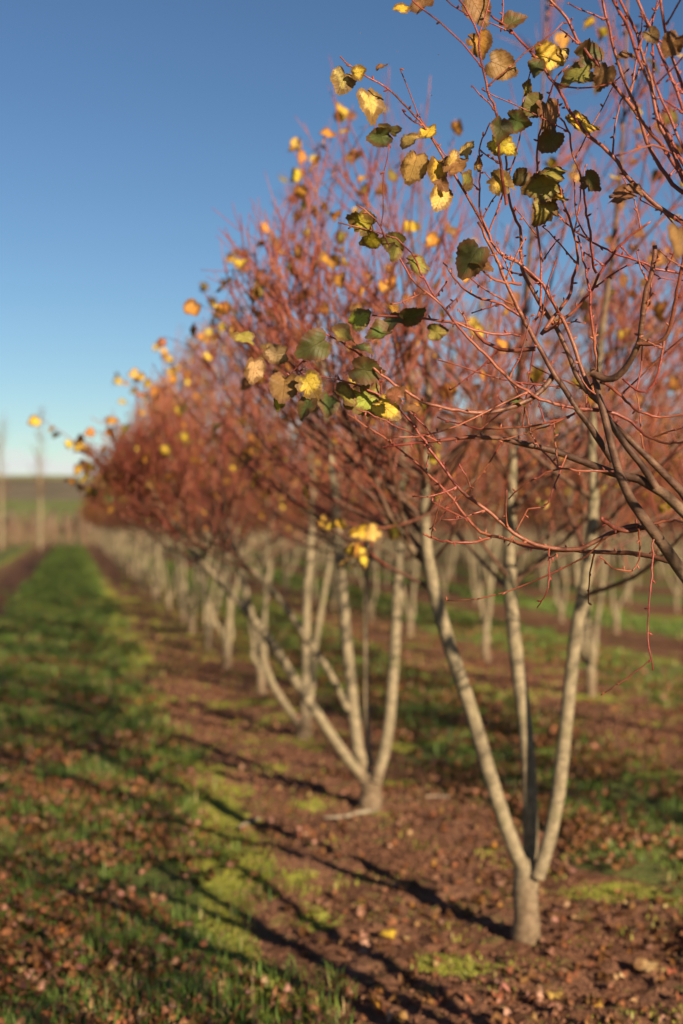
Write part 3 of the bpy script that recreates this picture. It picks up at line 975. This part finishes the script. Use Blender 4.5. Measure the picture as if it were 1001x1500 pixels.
nl = [it for it in leaf_items(r0, [p for p in pl0], 60, size=(0.035, 0.06))]
nl = [it for it in nl if not (proj(it[0] + base0)[0] < 960 and proj(it[0] + base0)[1] > 300)]
for k, (p, tip, nor, sz, col) in enumerate(nl):
    leaf_object(NEAR, np.zeros(3), p, tip, nor, sz, col, k)


# ------------------------------------------------------------------ three trees with stems as in the photograph
def traced_tree(seed, base, trunk_px, stems_px, label, nleaf, dens, trunk_r, fork, reach=1.0, extra=()):
    r = np.random.default_rng(seed)
    d0 = depth(base)
    root = thing('lime_tree', label, 'tree', tuple(base), 'lime trees in the row beside the grass lane')
    stems = []
    for px, ra, rb, da, db in stems_px:
        n = len(px); s = np.linspace(0, 1, n)
        pts = np.array([P(x, y, d0 + da + (db - da) * t) - base for (x, y), t in zip(px, s)])
        zz = pts[:, 2]; f_ = np.maximum(np.clip((zz - 1.35) / 1.9, 0, 1), np.clip((s - 0.45) / 0.55, 0, 1)) if zz[0] < 1.0 else s
        rad = 0.86 * ra * (1 - 0.14 * np.clip(zz / 1.35, 0, 1)) * (1 - f_) ** 1.15 + rb * f_
        stems.append((pts, rad))
    tubes, places = crown_from(r, stems, dens, reach=reach * 1.08)
    forced = []
    for px, t0, t1, dd in extra:
        pts = np.array([P(x, y, dd) - base for x, y in px])
        rr_ = np.linspace(t0, t1, len(px))
        q, w = resample(pts, rr_, 14)
        tubes.append((q, w, 5))
        for m in range(6):
            sp_ = (1.0, 0.97, 0.9, 0.82, 0.74, 0.62)[m]
            c, t = at_s(q, min(sp_, 0.999)); tip = unit(np.array([t[0], t[1], -0.6]) + r.normal(0, 0.5, 3))
            forced.append((c + tip * 0.015, tip, unit(r.normal(0, 0.5, 3) + sd), r.uniform(0.045, 0.07), shade(('yellow', 'orange', 'ochre', 'yellow', 'brown', 'olive')[r.integers(6)], r)))
    items = leaf_items(r, places, nleaf, size=(0.042, 0.074)) + forced
    build_tree_parts(root, r, fork, stems, tubes, items, True, trunk_r, True, 10)
    return root


T1 = traced_tree(21, B1, None, [
    ([(776, 1290), (752, 1240), (722, 1150), (690, 1040), (660, 950), (640, 880), (628, 825), (622, 740), (625, 650), (628, 560), (618, 450), (600, 330)], 0.036, 0.006, 0.0, -0.25),
    ([(628, 830), (600, 800), (575, 765), (545, 690), (510, 620), (480, 540), (455, 440)], 0.021, 0.004, -0.05, -0.5),
    ([(777, 1270), (776, 1150), (768, 1050), (755, 950), (748, 860), (747, 780), (750, 700), (755, 620), (765, 500), (775, 380), (790, 220), (800, 40), (805, -130)], 0.037, 0.005, 0.06, 0.35),
    ([(752, 752), (775, 722), (810, 700), (850, 655), (880, 580), (900, 470)], 0.017, 0.004, 0.12, 0.6),
    ([(788, 1285), (812, 1200), (825, 1100), (835, 1000), (848, 900), (862, 830), (870, 740), (868, 640), (880, 500), (900, 350), (915, 150), (920, -60)], 0.034, 0.005, -0.05, -0.25)],
    'three-stemmed lime tree on a stout short trunk, one stem shadowed low down', 240, 1.0, 0.052, 0.25,
    extra=[([(700, 700), (640, 745), (590, 768), (548, 773), (505, 765)], 0.006, 0.002, 5.0), ([(548, 773), (530, 800), (528, 812)], 0.002, 0.0015, 5.0),
           ([(640, 640), (560, 560), (510, 470), (480, 400), (455, 330), (440, 200)], 0.007, 0.002, 5.6),
           ([(650, 560), (600, 440), (570, 330), (540, 250), (500, 150)], 0.006, 0.002, 5.8)])
T2 = traced_tree(22, B2, None, [
    ([(540, 1150), (500, 1098), (460, 1038), (425, 985), (402, 948), (380, 918), (340, 870), (282, 808), (240, 745), (205, 690), (180, 640)], 0.036, 0.005, 0.0, -0.4),
    ([(540, 1140), (525, 1100), (517, 1030), (510, 960), (503, 880), (497, 810), (490, 720), (480, 620), (470, 500), (455, 380), (450, 250)], 0.042, 0.005, 0.05, 0.3),
    ([(510, 1040), (480, 980), (445, 930), (415, 885), (375, 840), (330, 812), (285, 770), (250, 700), (235, 620)], 0.026, 0.004, 0.05, -0.3),
    ([(543, 1120), (537, 1050), (536, 950), (536, 880), (535, 820), (530, 740), (525, 640), (520, 520)], 0.020, 0.004, 0.1, 0.5),
    ([(551, 1145), (568, 1080), (575, 1000), (580, 920), (583, 850), (588, 790), (590, 700), (600, 600), (610, 480), (615, 340), (620, 180)], 0.040, 0.005, -0.05, 0.1)],
    'lime tree with a long pale stem leaning low over bare soil toward the lane', 250, 1.0, 0.062, 0.14,
    extra=[([(230, 735), (180, 700), (150, 680), (100, 640), (58, 612)], 0.006, 0.0016, 8.0), ([(210, 700), (170, 690), (135, 655), (118, 648)], 0.005, 0.0016, 8.1),
           ([(240, 745), (190, 730), (140, 712), (108, 708)], 0.005, 0.0016, 7.8), ([(350, 560), (330, 470), (305, 420)], 0.004, 0.0014, 8.3), ([(420, 520), (390, 420), (345, 375)], 0.004, 0.0014, 8.2), ([(440, 480), (425, 380), (395, 330)], 0.004, 0.0014, 8.4), ([(300, 620), (240, 570), (205, 545)], 0.004, 0.0014, 8.0)])
T3 = traced_tree(23, B3, None, [
    ([(441, 1068), (420, 1035), (400, 1004), (388, 972), (376, 928), (362, 870), (345, 800), (325, 710), (310, 620), (300, 520)], 0.034, 0.005, 0.0, -0.3),
    ([(446, 1068), (448, 1000), (449, 930), (450, 860), (455, 800), (458, 700), (450, 600), (445, 480), (440, 350)], 0.040, 0.005, 0.0, 0.3),
    ([(450, 1060), (458, 1000), (463, 940), (475, 870), (488, 790), (500, 690), (512, 580), (520, 450)], 0.030, 0.005, 0.1, 0.5)],
    'lime tree with a curving left stem behind the low leaning stem of its neighbour', 265, 1.0, 0.060, 0.12,
    extra=[([(290, 640), (220, 580), (168, 548)], 0.004, 0.0014, 10.4), ([(300, 600), (260, 530), (230, 500)], 0.004, 0.0014, 10.6)])

# ------------------------------------------------------------------ patterns for the other trees, with all their parts
VAR = []
for v in range(7):
    r = np.random.default_rng(50 + v)
    fork, stems = stems_for(r, [3, 3, 4, 3, 4, 2, 3][v])
    tubes, places = crown_from(r, stems, 0.95 if len(stems) > 3 else (1.2 if len(stems) == 3 else 1.6))
    items = leaf_items(r, places, 680, size=(0.042, 0.075))
    VAR.append(dict(
        trunk=tubes_mesh('trunk', [trunk_tube(r, fork)], MAT['bark']),
        stems=[tubes_mesh('stem', [(*resample(p, q, 20), 8)], MAT['bark']) for p, q in stems],
        wood=tubes_mesh('trunk', [trunk_tube(r, fork)] + [(*resample(p, q, 16), 7) for p, q in stems], MAT['bark']),
        crown=tubes_mesh('crown', tubes, MAT['bark']),
        leaves=leaf_mass('foliage', items, 60 + v), tubes=tubes))
_vi = 0


def plant(x, y, label, group, split=True, scale=1.0, seed=None):
    global _vi
    rr = random.Random(seed if seed is not None else 900 + _vi)
    v = VAR[_vi % 7]; _vi += 1
    t = thing('lime_tree', label, 'tree', (x, y, float(ground_z(np.array(x), np.array(y)))), group, rr.uniform(0, 6.28))
    s = scale * rr.uniform(0.92, 1.06)
    t.scale = (s * rr.uniform(0.95, 1.05), s * rr.uniform(0.95, 1.05), s)
    if split:
        link('trunk', v['trunk'], t)
        for m in v['stems']:
            link('stem', m, t)
    else:
        link('trunk', v['wood'], t)
    link('crown', v['crown'], t, kind='stuff')
    link('foliage', v['leaves'], t, kind='stuff')
    return t


ORD = ['first', 'second', 'third', 'fourth', 'fifth', 'sixth', 'seventh', 'eighth', 'ninth', 'tenth', 'eleventh', 'twelfth', 'thirteenth']
y = B3[1] + STEP
k = 0
pxs = [(383, 1012), (333, 976), (304, 950)]
while y < 92:
    if k < len(pxs):
        g = G(*pxs[k]); x_, y_ = float(g[0]), float(g[1])
    else:
        x_, y_ = ROWX + random.uniform(-0.08, 0.08), y + random.uniform(-0.15, 0.15)
    lab = ('%s lime tree along the lane row after the one with the curving left stem' % ORD[k]) if k < 10 else 'small distant lime tree with orange-brown crown near the far end of the lane row'
    plant(x_, y_, lab, 'lime trees in the row beside the grass lane', k < 8, 1.0)
    y += STEP; k += 1
for n, s in enumerate([-1, -2]):          # the same row goes on behind the camera; their shadows fall into the picture
    pass
for row in range(2, 12):
    X0 = ROW2X + (row - 2) * GAP
    ymin = {2: 1.0}.get(row, X0 / 0.50)
    ys = []
    yy = ROW2[0][1] - 4 * (STEP + 0.4) if row == 2 else ymin + random.uniform(0, STEP)
    end = 88 if row < 5 else 72
    st = STEP + 0.35 if row == 2 else STEP
    j = 0
    if row == 2:
        ys = [(float(p[0]), float(p[1])) for p in ROW2]
        ys = [(X0, ROW2[0][1] - st * i) for i in (3, 2, 1)] + ys
        yy = ROW2[2][1] + st
    while yy < end:
        ys.append((X0 + random.uniform(-0.08, 0.08), yy)); yy += st * random.uniform(0.94, 1.06)
    for x_, y_ in ys:
        plant(x_, y_, 'pale multi-stemmed lime tree in the %s row from the grass lane' % ORD[row - 1],
              'lime trees in the %s row from the lane' % ORD[row - 1], y_ < 34, 1.0)


# the tree just behind the camera position in the same row, pruned where it would hang before the lens
def outside_view(p):
    for q in p:
        v = q - CAM; d = v @ fwd
        if d > 0.0 and abs(v @ rgt) < 0.30 * d + 0.12 and abs(v @ upv) < 0.45 * d + 0.15:
            return False
        if np.linalg.norm(v) < 0.35:
            return False
    return True


for n in (1, 2, 3):
    r = np.random.default_rng(400 + n)
    b = np.array([ROWX, base0[1] - n * STEP, 0.0])
    fork, stems = stems_for(r, 3 + n % 2)
    stems = [(p, q) for p, q in stems if outside_view(p + b)]
    tubes, places = crown_from(r, stems, 0.75, keep=lambda p: outside_view(p + b))
    root = thing('lime_tree', 'lime tree standing behind the viewpoint in the lane row, seen by its shadow only', 'tree', tuple(b),
                 'lime trees in the row beside the grass lane')
    build_tree_parts(root, r, fork, stems, tubes, leaf_items(r, [p for p in places], 50), False, 0.06, True)

# ------------------------------------------------------------------ slender standard trees and saplings at the end of the lane
def standard_tree(px, py, h, seed, label):
    r = np.random.default_rng(seed)
    b = G(px, py)
    root = thing('young_tree', label, 'tree', (float(b[0]), float(b[1]), 0.0), 'slender young trees beyond the lane')
    tp = np.array([(0, 0, -0.1), (0.02, 0, h * 0.3), (-0.03, 0.02, h * 0.6), (0.02, 0, h)])
    link('trunk', tubes_mesh('trunk', [(*resample(tp, [0.10, 0.09, 0.05, 0.012], 14), 8)], MAT['bark']), root)
    tb = []
    for i in range(38):
        s = r.uniform(0.35, 0.95)
        p, t = at_s(tp, s)
        az = r.random() * 6.28
        q, w = grow(r, p, np.array([math.cos(az) * 0.5, math.sin(az) * 0.5, 0.9]), r.uniform(0.6, 1.7) * (1.2 - s * 0.6), 0.018, 0.005, 8, 0.06, 0.06)
        tb.append((q, w, 4))
        for e in range(3):
            c, t = at_s(q, r.uniform(0.3, 0.9))
            q2, w2 = grow(r, c, unit(t + r.normal(0, 0.4, 3)), 0.5, 0.007, 0.003, 5, 0.06, 0.06)
            tb.append((q2, w2, 3))
    link('crown', tubes_mesh('crown', tb, MAT['bark']), root, kind='stuff')


standard_tree(59, 806, 8.2, 71, 'tall slender pale young tree straight ahead of the green lane')
standard_tree(2, 806, 7.6, 72, 'slender bare young tree well aside of the green lane')

r = np.random.default_rng(80)
sap = []
for row in range(9):
    yb = 96 + row * 3.5
    for x in np.arange(-34, 46, 0.55):
        h = r.uniform(1.5, 2.6)
        x_, y_ = x + r.normal(0, 0.1), yb + r.normal(0, 0.3)
        p, w = grow(r, (x_, y_, -0.05), (r.normal(0, 0.05), r.normal(0, 0.05), 1), h, 0.035, 0.010, 4, 0.0, 0.04)
        sap.append((p, w, 3))
        for e in range(4):
            c, t = at_s(p, r.uniform(0.35, 0.95))
            q, w2 = grow(r, c, unit(t + r.normal(0, 0.6, 3)), r.uniform(0.3, 0.7), 0.012, 0.006, 4, 0.1, 0.06)
            sap.append((q, w2, 3))
link('sapling_rows', tubes_mesh('sapling_rows', sap, MAT['sapling']), kind='stuff',
     label='dense block of thin brown saplings closing off the far end', category='saplings')
# dark hedge line at the foot of the hill
hb = []
for i in range(900):
    x = r.uniform(-160, 240); yb = 215 + 6 * r.random() + 0.02 * x
    p, w = grow(r, (x, yb, -0.1), (r.normal(0, 0.3), r.normal(0, 0.3), 1), r.uniform(2.0, 4.2), 0.5, 0.25, 4, 0.0, 0.15)
    hb.append((p, w * r.uniform(0.6, 1.4), 5))
link('hedge', tubes_mesh('hedge', hb, MAT['hedge']), kind='stuff', label='dark bare hedge along the foot of the hill', category='hedge')

# ------------------------------------------------------------------ grass
def blades(name, n, xr, dr, hr, wr, seed, accept, cols, label, category):
    """n candidate blades with x in xr and distance y in dr (denser near the camera)"""
    r = np.random.default_rng(seed)
    x = r.uniform(*xr, n)
    u = r.random(n)
    y = dr[0] * (dr[1] / dr[0]) ** u
    ok = accept(x, y, r)
    x, y = x[ok], y[ok]; n = len(x)
    far_ = np.clip(y / 7.0, 0.9, 5.0)
    z = ground_z(x, y)
    h = r.uniform(*hr, n) * (0.55 + 0.9 * vnoise(x, y, 0.35, 21)) * far_ ** 0.25
    w = r.uniform(*wr, n) * far_ ** 0.75
    az = r.random(n) * 6.283
    lean = r.uniform(0.1, 0.9, n)
    dx, dy = np.cos(az), np.sin(az)
    sx, sy = -dy, dx
    b = np.stack([x, y, z - 0.005], 1)
    side = np.stack([sx, sy, np.zeros(n)], 1) * (w * 0.5)[:, None]
    mid = b + np.stack([dx * lean * 0.3 * h, dy * lean * 0.3 * h, h * 0.62], 1)
    tip = b + np.stack([dx * lean * h, dy * lean * h, h * (1.0 - 0.35 * lean)], 1)
    V = np.stack([b - side, b + side, mid + side * 0.8, mid - side * 0.8, tip], 1).reshape(-1, 3)
    i = np.arange(n)[:, None] * 5
    Q = i + np.array([[0, 1, 2, 3]]); T = i + np.array([[3, 2, 4]])
    ca, cb, cc = [np.array(c) for c in cols]
    t = np.clip(vnoise(x, y, 0.45, 23) * 0.7 + r.random(n) * 0.5 - 0.1, 0, 1)[:, None]
    c = ca * (1 - t) + cb * t
    dead = (r.random(n) < 0.10)[:, None]
    c = np.where(dead, cc, c)
    c = c * (1 + r.normal(0, 0.15, (n, 1)))
    c = np.clip(np.repeat(np.c_[c, np.ones(n)], 5, 0), 0, 1)
    link(name, mesh_from(name, V, [Q, T], MAT['grass'], {'Col': ('FLOAT_COLOR', c)}, False), kind='stuff', label=label, category=category)
    return n


def in_frame(x, y, m=0.06):
    v0 = x * rgt[0] + y * rgt[1]; d = x * fwd[0] + y * fwd[1]
    return (np.abs(v0) < (0.2403 + m) * d + 0.25) & (d > 3.9)


def acc_lane(x, y, r):
    g = 1 - soil_mask(x, y)
    patch = np.clip((vnoise(x, y, 0.45, 31) + 0.6 * vnoise(x, y, 0.16, 32) - 0.52) * 2.0, 0.04, 1)
    return in_frame(x, y) & (r.random(len(x)) < g * patch * (1 - 0.75 * np.clip(moss_mask(x, y), 0, 1)))


def acc_soil(x, y, r):
    g = soil_mask(x, y)
    patch = np.clip((vnoise(x, y, 0.22, 33) - 0.58) * 3, 0, 1)
    return in_frame(x, y) & (r.random(len(x)) < g * patch * 0.5)


def acc_moss(x, y, r):
    return in_frame(x, y) & (r.random(len(x)) < np.clip(moss_mask(x, y) * 1.4 - 0.2, 0, 1))


GREEN = ((0.0825, 0.15, 0.0255), (0.2325, 0.3075, 0.057), (0.48, 0.36, 0.15))
MOSS = ((0.24, 0.24, 0.03), (0.42, 0.39, 0.06), (0.42, 0.3, 0.12))
n1 = blades('lane_grass', 360000, (-2.0, 0.95), (3.9, 95), (0.035, 0.095), (0.0030, 0.0065), 91, acc_lane, GREEN,
            'tufty green grass growing down the lane', 'grass')
n2 = blades('alley_grass', 260000, (2.5, 9.5), (5.5, 90), (0.03, 0.085), (0.004, 0.008), 92, acc_lane, GREEN,
            'green grass between the tree rows', 'grass')
n3 = blades('weed_tufts', 200000, (0.6, 7), (3.9, 30), (0.012, 0.035), (0.004, 0.008), 93, acc_soil, MOSS, 'small weeds sprouting on the bare soil', 'weeds')
n4 = blades('moss', 420000, (0.2, 3.4), (3.9, 40), (0.008, 0.024), (0.003, 0.006), 94, acc_moss, MOSS, 'yellow-green moss along the soil edge', 'moss')
print('blades', n1, n2, n3, n4)

# ------------------------------------------------------------------ soil crumbs
r = np.random.default_rng(95)
n = 60000
x = r.uniform(0.5, 5.5, n); y = 3.9 * (18 / 3.9) ** r.random(n)
ok = in_frame(x, y) & (r.random(n) < soil_mask(x, y) * np.clip(vnoise(x, y, 0.5, 41) * 1.5, 0.2, 1))
x, y = x[ok][:26000], y[ok][:26000]; n = len(x)
oct_v = np.array([(1, 0, 0), (0.2, 0.9, 0), (-0.9, 0.3, 0), (-0.2, -1, 0), (0.1, 0, 0.8), (0, 0.1, -0.7)], float)
oct_f = np.array([(0, 1, 4), (1, 2, 4), (2, 3, 4), (3, 0, 4), (1, 0, 5), (2, 1, 5), (3, 2, 5), (0, 3, 5)])
sz = (0.0035 + 0.011 * r.random(n) ** 3) * np.clip(y / 6, 0.9, 1.8)
V = oct_v[None] * sz[:, None, None] * r.uniform(0.6, 1.4, (n, 6, 1))
a = r.random(n) * 6.28; ca, sa = np.cos(a), np.sin(a)
V = np.stack([V[..., 0] * ca[:, None] - V[..., 1] * sa[:, None], V[..., 0] * sa[:, None] + V[..., 1] * ca[:, None], V[..., 2]], -1)
V += np.stack([x, y, ground_z(x, y) + sz * 0.2], -1)[:, None]
T = (np.arange(n)[:, None, None] * 6 + oct_f[None]).reshape(-1, 3)
link('soil_crumbs', mesh_from('soil_crumbs', V.reshape(-1, 3), [T], MAT['crumb'], None, False), kind='stuff',
     label='loose red-brown soil crumbs around the trunks', category='soil')

# ------------------------------------------------------------------ fallen leaves
r = np.random.default_rng(97)
n = 130000
x = r.uniform(-1.8, 6.5, n); y = 3.9 * (32 / 3.9) ** r.random(n)
sm = soil_mask(x, y)
dens = np.clip((vnoise(x, y, 0.5, 51) + 0.7 * vnoise(x, y, 0.18, 52) - 0.50) * 1.7, 0.05, 1) * np.where(sm > 0.5, 0.14, 0.85)
dens = dens * np.where((x > 2.2) & (x < 4.6), 1.1, 1.0)
dens = dens * np.clip(9.0 / y, 0.3, 1) * (1 - 0.8 * np.clip(moss_mask(x, y), 0, 1))
ok = in_frame(x, y) & (r.random(n) < dens)
x, y, sm = x[ok], y[ok], sm[ok]
z = ground_z(x, y)
order = np.argsort(y)
x, y, z, sm = x[order], y[order], z[order], sm[order]
names = ['rust', 'brown', 'pink', 'tan', 'orange', 'dark']; wts = np.array([4.2, 2.2, 2.6, 0.5, 0.25, 0.8]); wts /= wts.sum()
DESC = {'rust': 'reddish', 'brown': 'dull brown', 'pink': 'pinkish brown', 'tan': 'pale tan', 'orange': 'orange', 'dark': 'dark withered'}
items = []
cnt = 0
print('fallen leaves', len(x))
for i in range(len(x)):
    cname = names[r.choice(6, p=wts)]
    az = r.random() * 6.28
    tip = unit(np.array([math.cos(az), math.sin(az), r.normal(0, 0.25)]))
    nor = unit(np.array([r.normal(0, 0.35), r.normal(0, 0.35), 1.0]))
    size = r.uniform(0.028, 0.053)
    lift = 0.012 if sm[i] > 0.5 else r.uniform(0.02, 0.05)
    pos = np.array([x[i], y[i], z[i] + lift])
    col = tuple(min(0.8, 1.2 * q_) for q_ in shade(cname, r, 0.2))
    if cnt < 297 and abs((proj(pos)[0] - 500)) < 500 and proj(pos)[1] < 1500:
        o = leaf_object(None, np.zeros(3), pos, tip, nor, size, col, int(r.integers(6)), 'fallen_leaf', CURLED_MESH)
        where = 'bare red soil' if sm[i] > 0.5 else 'the lane grass'
        if x[i] > 2.2 and sm[i] <= 0.5:
            where = 'the grass between rows'
        o['label'] = 'curled %s fallen leaf lying on %s' % (DESC[cname], where)
        o['category'] = 'leaf'
        o['group'] = '%s fallen leaves on %s' % (DESC[cname], where)
        cnt += 1
    else:
        items.append((pos, tip, nor, size * (1.0 if y[i] < 9 else 1.25), col))
link('leaf_litter', leaf_mass('leaf_litter', items, 98), kind='stuff', label='scattered red-brown leaf litter over grass and soil', category='leaves')


def special(px, py, w, cname, label, az):
    g = G(px, py); d = depth(g)
    g[2] = float(ground_z(np.array(g[0]), np.array(g[1]))) + 0.016
    o = leaf_object(None, np.zeros(3), g, (math.cos(az), math.sin(az), 0.1), (-0.1, -0.5, 1.0), w * d / F * 1.1, PAL[cname], int(px) % 10, 'fallen_leaf')
    o['label'] = label; o['category'] = 'leaf'; o['group'] = 'single fallen leaves on the soil'


special(940, 1416, 34, 'tan', 'flat pale tan fallen leaf lying alone on dark crumbly soil', 0.4)
special(578, 1366, 24, 'yellow', 'bright yellow fallen leaf lying beside the stem shadow on soil', 2.5)
special(812, 1452, 26, 'ochre', 'ochre fallen leaf lying on soil in front of the stout trunk', 1.2)


# ------------------------------------------------------------------ dry sticks on the soil
def stick(pxs_, ra, rb, label):
    pts = []
    for x_, y_ in pxs_:
        g = G(x_, y_); g[2] = float(ground_z(np.array(g[0]), np.array(g[1]))) + ra * 1.2
        pts.append(g)
    c = np.array(pts[0])
    p, q = resample(np.array(pts) - c, np.linspace(ra, rb, len(pts)), 14)
    o = link('dry_stick', tubes_mesh('dry_stick', [(p, q, 7)], MAT['stick']), None, tuple(c), label=label, category='stick')
    o['group'] = 'dry sticks on the soil'


stick([(552, 1180), (530, 1190), (505, 1195), (475, 1196)], 0.013, 0.006, 'curved pale dry stick lying against the foot of a trunk')
stick([(350, 1204), (366, 1198), (381, 1194)], 0.010, 0.006, 'short pale dry stick lying on moss at the soil edge')
stick([(592, 1168), (625, 1161), (660, 1160)], 0.008, 0.004, 'thin grey dry stick lying on bare soil between two trunks')
